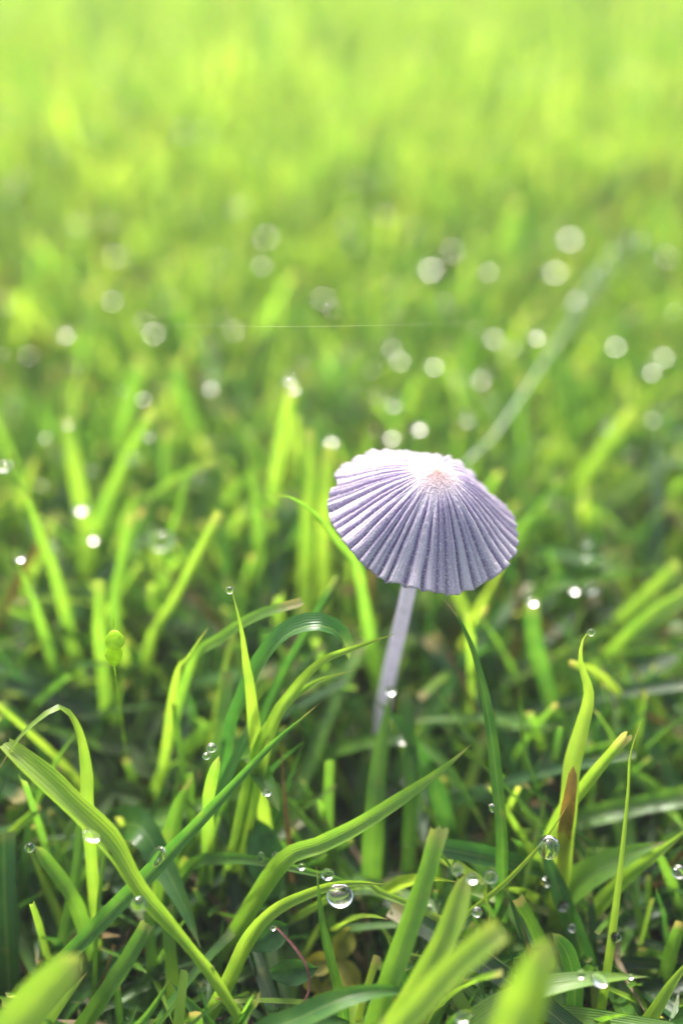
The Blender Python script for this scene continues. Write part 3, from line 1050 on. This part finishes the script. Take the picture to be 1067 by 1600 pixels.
drop('bluish dewdrop left end of the row behind the sweeping green blade', 408, 1339, .150, 8, G1, .8, 1.3)
drop('second dewdrop from the left behind the sweeping green blade', 431, 1337, .151, 7, G1)
drop('dewdrop in the row above the oval leaf, third from left', 471, 1354, .150, 7, G1)
drop('dewdrop behind the tip of the thin dark blade, largest of the row', 512, 1366, .149, 11, G1)
drop('dewdrop on the bent top of the short curled blade at the left edge', 47, 1324, .149, 9, G1)
drop('dewdrop on the curled leaf tip at the bottom edge', 722, 1590, .134, 12, G1)
drop('dewdrop on the smooth dark blade curving down from under the cap', 768, 1262, .148, 7, G1, .8, 1.2)
drop('dewdrop at the right edge under the toothed leaf', 1060, 1362, .153, 12, G1)
drop('dewdrop low beside the tall thin blade near the right edge', 962, 1464, .148, 9, G1)
drop('upper dewdrop in the dark blade behind the hanging drop at right', 852, 1378, .1545, 9, G1)
drop('lower dewdrop in the dark blade behind the hanging drop at right', 880, 1416, .1545, 10, G1)
drop('lowest small dewdrop under the dark dotted blade at right', 893, 1450, .1545, 7, G1)
G2 = 'softly blurred dewdrops in the middle distance'
drop('white dewdrop on the crest of the arching blade under the stem', 628, 1156, .166, 9, G2, .9, .78)
drop('pale dewdrop at the foot of the mushroom stem', 610, 1080, .1615, 10, G2, .9, .78)
drop('round white dewdrop on the blurred blade right of the cap', 832, 940, .171, 10, G2, .9, .78)
drop('upper of two stacked dewdrops right of the cap', 917, 847, .180, 9, G2, .9, .78)
drop('lower of two stacked dewdrops right of the cap', 916, 868, .180, 9, G2, .9, .78)
drop('large white dewdrop on the thin level blade right of the cap', 924, 919, .179, 12, G2, .9, .78)
drop('faint dewdrop left of the large white one on the thin level blade', 897, 922, .180, 8, G2, .9, .78)
drop('bright dewdrop on top of the tall lime blade above and left of the cap', 459, 606, .184, 11, G2, .9, .78)
drop('dewdrop just above the bright one on the tall lime blade', 452, 590, .186, 12, G2, .9, .78)
drop('dewdrop half way up the wide bent lime blade at upper left', 209, 716, .191, 12, G2, .9, .78)
drop('upper dewdrop on the wide bent lime blade at upper left', 232, 682, .190, 10, G2, .9, .78)
drop('dewdrop low on the blade with the rounded top at left', 128, 795, .190, 13, G2, .9, .78)
drop('smaller dewdrop right of the low left one', 146, 842, .188, 9, G2, .9, .78)
drop('large pale blurred dewdrop between the two left square tipped blades', 252, 845, .182, 18, G2, 1.2, .9)
drop('white oval dewdrop against the left edge beside the long leaning blade', 6, 728, .167, 11, G2, 1.5, .8)
drop('dewdrop at the rounded top of the lime blade at left', 108, 660, .189, 10, G2, .9, .78)
drop('dewdrop low on the left near the short bent blade', 33, 872, .166, 9, G2, .9, .78)
drop('dewdrop straight above the level lime blade at left', 330, 605, .215, 12, G2, .9, .78)
drop('dewdrop above the middle of the cap, behind it', 615, 628, .205, 13, G2, .9, .78)
drop('dewdrop crowning the second blade right above the cap', 655, 668, .205, 11, G2, .9, .78)
drop('dewdrop by the foot of the long pale stalk', 730, 652, .208, 12, G2, .9, .78)
drop('dewdrop upper right of the cap near the right edge', 952, 664, .213, 13, G2, .9, .78)
G3 = 'far dewdrops blurred into pale discs'
far = [('far blurred dewdrop in the upper left corner area, most leftward disc', 80, 305, .33, 26),
       ('far blurred dewdrop right of the top of the left disc pair', 286, 328, .32, 20),
       ('far blurred dewdrop just above and left of its neighbour in the pair', 258, 290, .33, 20),
       ('far blurred dewdrop cluster mate at upper centre, right one', 446, 250, .35, 24),
       ('far blurred dewdrop cluster mate at upper centre, left one', 408, 262, .35, 24),
       ('far blurred dewdrop above the centre right', 643, 296, .32, 20),
       ('far blurred dewdrop high over the left side of the cap', 505, 466, .265, 16),
       ('far bright wet disc above the cap, left half of the twin', 672, 420, .27, 26),
       ('far bright wet disc above the cap, right half of the twin', 705, 392, .28, 26),
       ('brightest far wet disc left of the feathered stalk top', 865, 424, .265, 28),
       ('fainter far disc above the brightest one', 888, 372, .28, 26),
       ('far disc below right of the brightest one, left of two', 960, 540, .24, 18),
       ('far disc near the right edge at the height of the pale stalk middle', 1034, 558, .24, 19),
       ('far disc left of the long pale stalk', 770, 528, .245, 16),
       ('far disc straight above the cap centre', 612, 545, .24, 14),
       ('far disc left of centre below the upper pair', 365, 516, .25, 14),
       ('far disc over the upper left broad blade', 240, 520, .255, 14),
       ('far disc at far left of the middle band', 45, 555, .245, 14),
       ('far faint disc high at left centre', 180, 400, .285, 16),
       ('far faint disc above the tall lime blade', 415, 370, .29, 16),
       ('far faint disc at the right edge high up', 1040, 400, .28, 18),
       ('far faint disc right of upper centre', 780, 300, .32, 18),
       ('far faint disc high near the top centre', 560, 190, .38, 22),
       ('far faint disc high near the top left', 275, 185, .38, 22)]
for l, x, y, d, rp in far:
    drop(l, x, y, d, rp * R.uniform(.2, .44), G3, R.uniform(.8, 1.3), R.uniform(.35, .55))

# dried tips: small beaded head of the purple stalk
drop('tiny dark glinting bead on the head of the purple stalk', 427, 1450, .1432, 5, G1)


def tube(name, pts, rad, mat, label, cat, n=60, sides=6):
    c, _ = spline(pts, n)
    base = c[0].copy()
    vs, fs = [], []
    for i, p in enumerate(c):
        t = (c[min(n - 1, i + 1)] - c[max(0, i - 1)]).normalized()
        a = t.cross(Vector((0, .3, 1))).normalized()
        b = t.cross(a)
        for k in range(sides):
            h = k / sides * 6.2832
            vs.append(p - base + a * math.cos(h) * rad + b * math.sin(h) * rad)
    for i in range(n - 1):
        for k in range(sides):
            fs.append((i * sides + k, i * sides + (k + 1) % sides, (i + 1) * sides + (k + 1) % sides, (i + 1) * sides + k))
    o = link(name, mesh_from(name, vs, fs, mat))
    o.location = base
    tag(o, label, cat)
    return o


tube('spider_thread', [P(60, 505, .185), P(330, 509, .157), P(560, 509, .146), P(905, 500, .219)], .000008, M_SILK,
     'single hair thin spider thread stretched level above the mushroom', 'spider thread')

# ------------------------------------------------------------------ the turf
HX = np.array([h[0] for h in HERO])
HY = np.array([h[1] for h in HERO])
HD = np.array([h[2] for h in HERO])
HW = np.array([h[3] for h in HERO])
FOCUS = 0.1455


def hides(pts, strict=True):
    """would this blade stand in front of something the photograph shows clearly?"""
    for p in pts:
        q = proj(p)
        if q is None:
            continue
        x, y, d = q
        if d < 0.03:
            return True
        if -60 < x < 1130 and -60 < y < 1660:
            if d < 0.118:
                return True
            # keep the cap and stem free
            if 505 - 22 < x < 815 + 22 and 700 < y < 935 and d < 0.172:
                return True
            if 590 < x < 665 and 900 < y < 1075 and d < 0.185:
                return True
            m = (np.abs(HX - x) < HW + 16) & (np.abs(HY - y) < 26) & (HD > d - 0.0015)
            if m.any():
                return True
    return False


class Acc:
    def __init__(s):
        s.v, s.f, s.uv, s.t = [], [], [], []

    def add(s, vs, fs, uv, tint):
        n0 = len(s.v)
        s.v += [tuple(v) for v in vs]
        s.f += [tuple(i + n0 for i in f) for f in fs]
        s.uv += uv
        s.t += [tint] * len(vs)

    def build(s, name, mat, label, cat):
        me = mesh_from(name, s.v, s.f, mat, s.uv, ('tint', s.t))
        o = link(name, me)
        tag(o, label, cat, kind='stuff')
        return o


def tuft_blades(acc, rng, cx, cy, nb, seg, cross, hscale, near, straw=None):
    lean_dir = rng.uniform(0, 6.283)
    th_ = rng.betavariate(2.2, 1.6)
    for _ in range(nb):
        bx = cx + rng.gauss(0, .003)
        by = cy + rng.gauss(0, .003)
        L = rng.uniform(.022, .044) * hscale
        if near:
            L *= rng.uniform(.75, 1.15)
        a = lean_dir + rng.gauss(0, 1.6)
        lean = abs(rng.gauss(.25, .28)) if not near else abs(rng.gauss(.45, .35))
        droop = rng.uniform(0, .55) if not near else rng.uniform(0, 1.1)
        dirx, diry = math.cos(a), math.sin(a)
        pts = []
        p = Vector((bx, by, -.001))
        ang = lean
        for i in range(seg):
            pts.append(p.copy())
            ang2 = ang + droop * (i / seg) ** 1.5
            step = L / (seg - 1)
            p = p + Vector((dirx * math.sin(ang2), diry * math.sin(ang2), math.cos(ang2))) * step
            if p.z < .001:
                p.z = .001
        if near and hides(pts[2:]):
            # a lower, shorter leaf may still grow there
            pts = [Vector((q.x, q.y, q.z * .45)) if i else q for i, q in enumerate(pts)]
            if hides(pts[2:]):
                continue
        w_ = rng.uniform(.0008, .0021)
        face = Vector((-dirx * .8, -diry * .8, 1)).normalized() if rng.random() < .6 else Vector((rng.uniform(-1, 1), rng.uniform(-1, 1), .4)).normalized()
        tip = 'cut' if rng.random() < .5 else 'point'
        vs, fs, uv = blade_geo(pts, w_, face, tip, rng.uniform(.2, .7), rng.uniform(-.9, .9), cross, 0.0002 if tip == 'cut' else 0, rng)
        hue = min(1, max(0, (.42 if not near else .16 if cy < .16 else .16 + .19 * min(1, (cy - .16) / .1)) + .6 * th_ + rng.gauss(0, .16)))  # near tint deeper, far tint yellower: brightening with distance put into the colour
        if straw is not None and rng.random() < .035:
            straw.add(vs, fs, uv, (.5, 1, 1, 1))
            continue
        acc.add(vs, fs, uv, (hue, rng.uniform(.8, 1.15) * (1 if near else 1.05), rng.random(), 1))  # far leaves get a raised tint value to brighten the background


def turf():
    acc = Acc()
    old = Acc()
    rng = random.Random(21)
    # near turf
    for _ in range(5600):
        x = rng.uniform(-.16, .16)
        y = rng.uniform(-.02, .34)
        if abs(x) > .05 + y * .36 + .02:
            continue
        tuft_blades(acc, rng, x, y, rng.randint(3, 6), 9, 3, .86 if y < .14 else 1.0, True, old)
    # low arching leaves filling the gaps
    for _ in range(2300):
        y = rng.uniform(.0, .28)
        x = rng.uniform(-1, 1) * (.05 + y * .36)
        tuft_blades(acc, rng, x, y, 2, 8, 3, rng.uniform(.35, .75), True, old)
    # thick sward of fine upright leaves behind the mushroom
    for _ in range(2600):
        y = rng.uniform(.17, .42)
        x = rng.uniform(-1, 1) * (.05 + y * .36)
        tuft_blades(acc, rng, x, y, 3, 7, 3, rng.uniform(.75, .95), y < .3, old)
    # long broad leaves lying over one another close to the lens
    for _ in range(700):
        y = rng.uniform(.045, .21)
        x = rng.uniform(-1, 1) * (.05 + y * .36)
        a = rng.uniform(0, 6.283)
        L = rng.uniform(.035, .065)
        ang, p, pts = rng.uniform(.5, 1.0), Vector((x, y, -.001)), []
        dr = rng.uniform(.3, 1.1)
        for i in range(12):
            pts.append(p.copy())
            g_ = ang + dr * (i / 12) ** 1.3
            p = p + Vector((math.cos(a) * math.sin(g_), math.sin(a) * math.sin(g_), math.cos(g_) * .75)) * (L / 11)
            p.z = max(p.z, .002)
        if hides(pts[2:]):
            pts = [Vector((q.x, q.y, q.z * .55)) for q in pts]
            if hides(pts[2:]):
                continue
        vs, fs, uv = blade_geo(pts, rng.uniform(.0020, .0036), Vector((rng.uniform(-.4, .4), rng.uniform(-.6, .1), 1)).normalized(), 'cut' if rng.random() < .35 else 'point', rng.uniform(.25, .6), rng.uniform(-.8, .8), 5, .0002, rng)
        acc.add(vs, fs, uv, (rng.uniform(.08, .62), rng.uniform(.85, 1.2), rng.random(), 1))
    # wider lawn
    for _ in range(17000):
        y = rng.uniform(.30, 1.25)
        x = rng.uniform(-1, 1) * (.14 + y * .55)
        tuft_blades(acc, rng, x, y, 4, 5, 2, 1.1, False)
    for _ in range(1500):
        x = rng.uniform(-.5, .5)
        y = rng.uniform(-.4, .34)
        if abs(x) < .07 + max(0, y) * .36 and y > -.03:
            continue
        if math.hypot(x, y) < .09:
            continue
        tuft_blades(acc, rng, x, y, 3, 5, 2, 1.0, False)
    for _ in range(2600):
        y = rng.uniform(1.2, 4.5)
        x = rng.uniform(-1, 1) * (.3 + y * .6)
        tuft_blades(acc, rng, x, y, 3, 4, 2, 1.5, False)
    old.build('withered_grass', M_STRAW, 'brown withered leaves scattered low among the green grass', 'dead grass')
    acc.build('grass', M_GRASS, 'dense dewy lawn grass filling the whole picture, blurring with distance', 'grass')


turf()


def thatch():
    """low mat of dead strands and moss between the blades"""
    rng = random.Random(5)
    acc = Acc()
    for _ in range(2600):
        x = rng.uniform(-.13, .13)
        y = rng.uniform(.0, .30)
        a = rng.uniform(0, 6.283)
        L = rng.uniform(.008, .025)
        z0 = rng.uniform(0, .007)
        p0 = Vector((x, y, z0))
        d = Vector((math.cos(a), math.sin(a), rng.uniform(-.1, .4)))
        pts = [p0 + d * L * k / 4 + Vector((0, 0, .002 * math.sin(k))) for k in range(5)]
        if hides(pts):
            continue
        vs, fs, uv = blade_geo(pts, rng.uniform(.0004, .0012), Vector((0, 0, 1)), 'point', .4, .8, 2, 0, rng)
        acc.add(vs, fs, uv, (.5, 1, 1, 1))
    acc.build('thatch', M_STRAW, 'brown dead grass strands matted low between the green blades', 'dead grass')
    acc = Acc()
    for _ in range(1300):
        x = rng.uniform(-.13, .13)
        y = rng.uniform(.0, .30)
        if noise.noise(Vector((x * 40, y * 40, 7))) < -.05:
            continue
        p0 = Vector((x, y, rng.uniform(-.001, .004)))
        a = rng.uniform(0, 6.283)
        h = rng.uniform(.002, .006)
        d = Vector((math.cos(a) * .6, math.sin(a) * .6, 1))
        pts = [p0 + d * h * k / 3 for k in range(4)]
        vs, fs, uv = blade_geo(pts, rng.uniform(.0006, .0015), Vector((math.cos(a + 1.5), math.sin(a + 1.5), .6)), 'point', .3, .5, 2, 0, rng)
        acc.add(vs, fs, uv, (.5, 1, 0, 1))
    acc.build('moss', M_MOSS, 'low moss tufts on the soil between the grass roots', 'moss')


thatch()


def fine_dew():
    """droplets too small and many to count, strewn over the far blades"""
    rng = random.Random(31)
    base_v, base_f = [], []
    n, m = 6, 4
    base_v.append((0, 0, 1))
    for j in range(1, m):
        for i in range(n):
            a, b = math.pi * j / m, 2 * math.pi * i / n
            base_v.append((math.sin(a) * math.cos(b), math.sin(a) * math.sin(b), math.cos(a)))
    base_v.append((0, 0, -1))
    for i in range(n):
        base_f.append((0, 1 + i, 1 + (i + 1) % n))
        base_f.append((len(base_v) - 1, 1 + (m - 2) * n + (i + 1) % n, 1 + (m - 2) * n + i))
    for j in range(m - 2):
        for i in range(n):
            a = 1 + j * n
            base_f.append((a + i, a + n + i, a + n + (i + 1) % n, a + (i + 1) % n))
    vs, fs = [], []
    def bead(x, y, z, r, k=.6):
        n0 = len(vs)
        vs.extend([(x + r * v[0], y + r * v[1], z + r * k * v[2]) for v in base_v])
        fs.extend([tuple(i + n0 for i in f) for f in base_f])
    for c, wd in BEADED[::40]:
        for _ in range(rng.randint(3, 10)):
            i = rng.randint(len(c) // 3, len(c) - 2)
            p = c[i].lerp(c[i + 1], rng.random())
            t = (c[i + 1] - c[i]).normalized()
            sd_ = t.cross((CAM - p).normalized()).normalized()
            p = p + sd_ * rng.uniform(-.32, .32) * wd + (CAM - p).normalized() * wd * .08
            bead(p.x, p.y, p.z, rng.uniform(.00012, .0003), .8)
    for _ in range(1900):
        y = rng.uniform(.17, .9)
        x = rng.uniform(-1, 1) * (.05 + y * .4)
        z = rng.uniform(.018, .046)
        r = rng.choice([.0002, .0003, .0004, .0006, .0009])
        n0 = len(vs)
        vs += [(x + r * v[0], y + r * v[1], z + r * .45 * v[2]) for v in base_v]
        fs += [tuple(i + n0 for i in f) for f in base_f]
    o = link('dew', mesh_from('dew', vs, fs, M_WATER))
    tag(o, 'fine dew strewn over the blurred far lawn', 'dew', kind='stuff')


fine_dew()


def haze():  # volume added to pale the far lawn, standing in for veiling glare
    m, t, out = new_mat('added_haze')
    v = N(t, 'ShaderNodeVolumePrincipled')
    v.inputs['Color'].default_value = (0.97, 0.98, 1.0, 1)
    v.inputs['Density'].default_value = 0.085
    v.inputs['Anisotropy'].default_value = 0.3
    t.links.new(v.outputs[0], out.inputs['Volume'])
    x0, x1, y0, y1, z0, z1 = -205, 205, -205, 205, -1.0, 0.17
    vs = [(x, y, z) for z in (z0, z1) for y in (y0, y1) for x in (x0, x1)]
    fs = [(0, 2, 3, 1), (4, 5, 7, 6), (0, 1, 5, 4), (2, 6, 7, 3), (0, 4, 6, 2), (1, 3, 7, 5)]
    o = link('haze', mesh_from('haze', vs, fs, m, smooth=False))
    tag(o, 'thin added haze volume paling the far lawn', 'haze', kind='stuff')


haze()
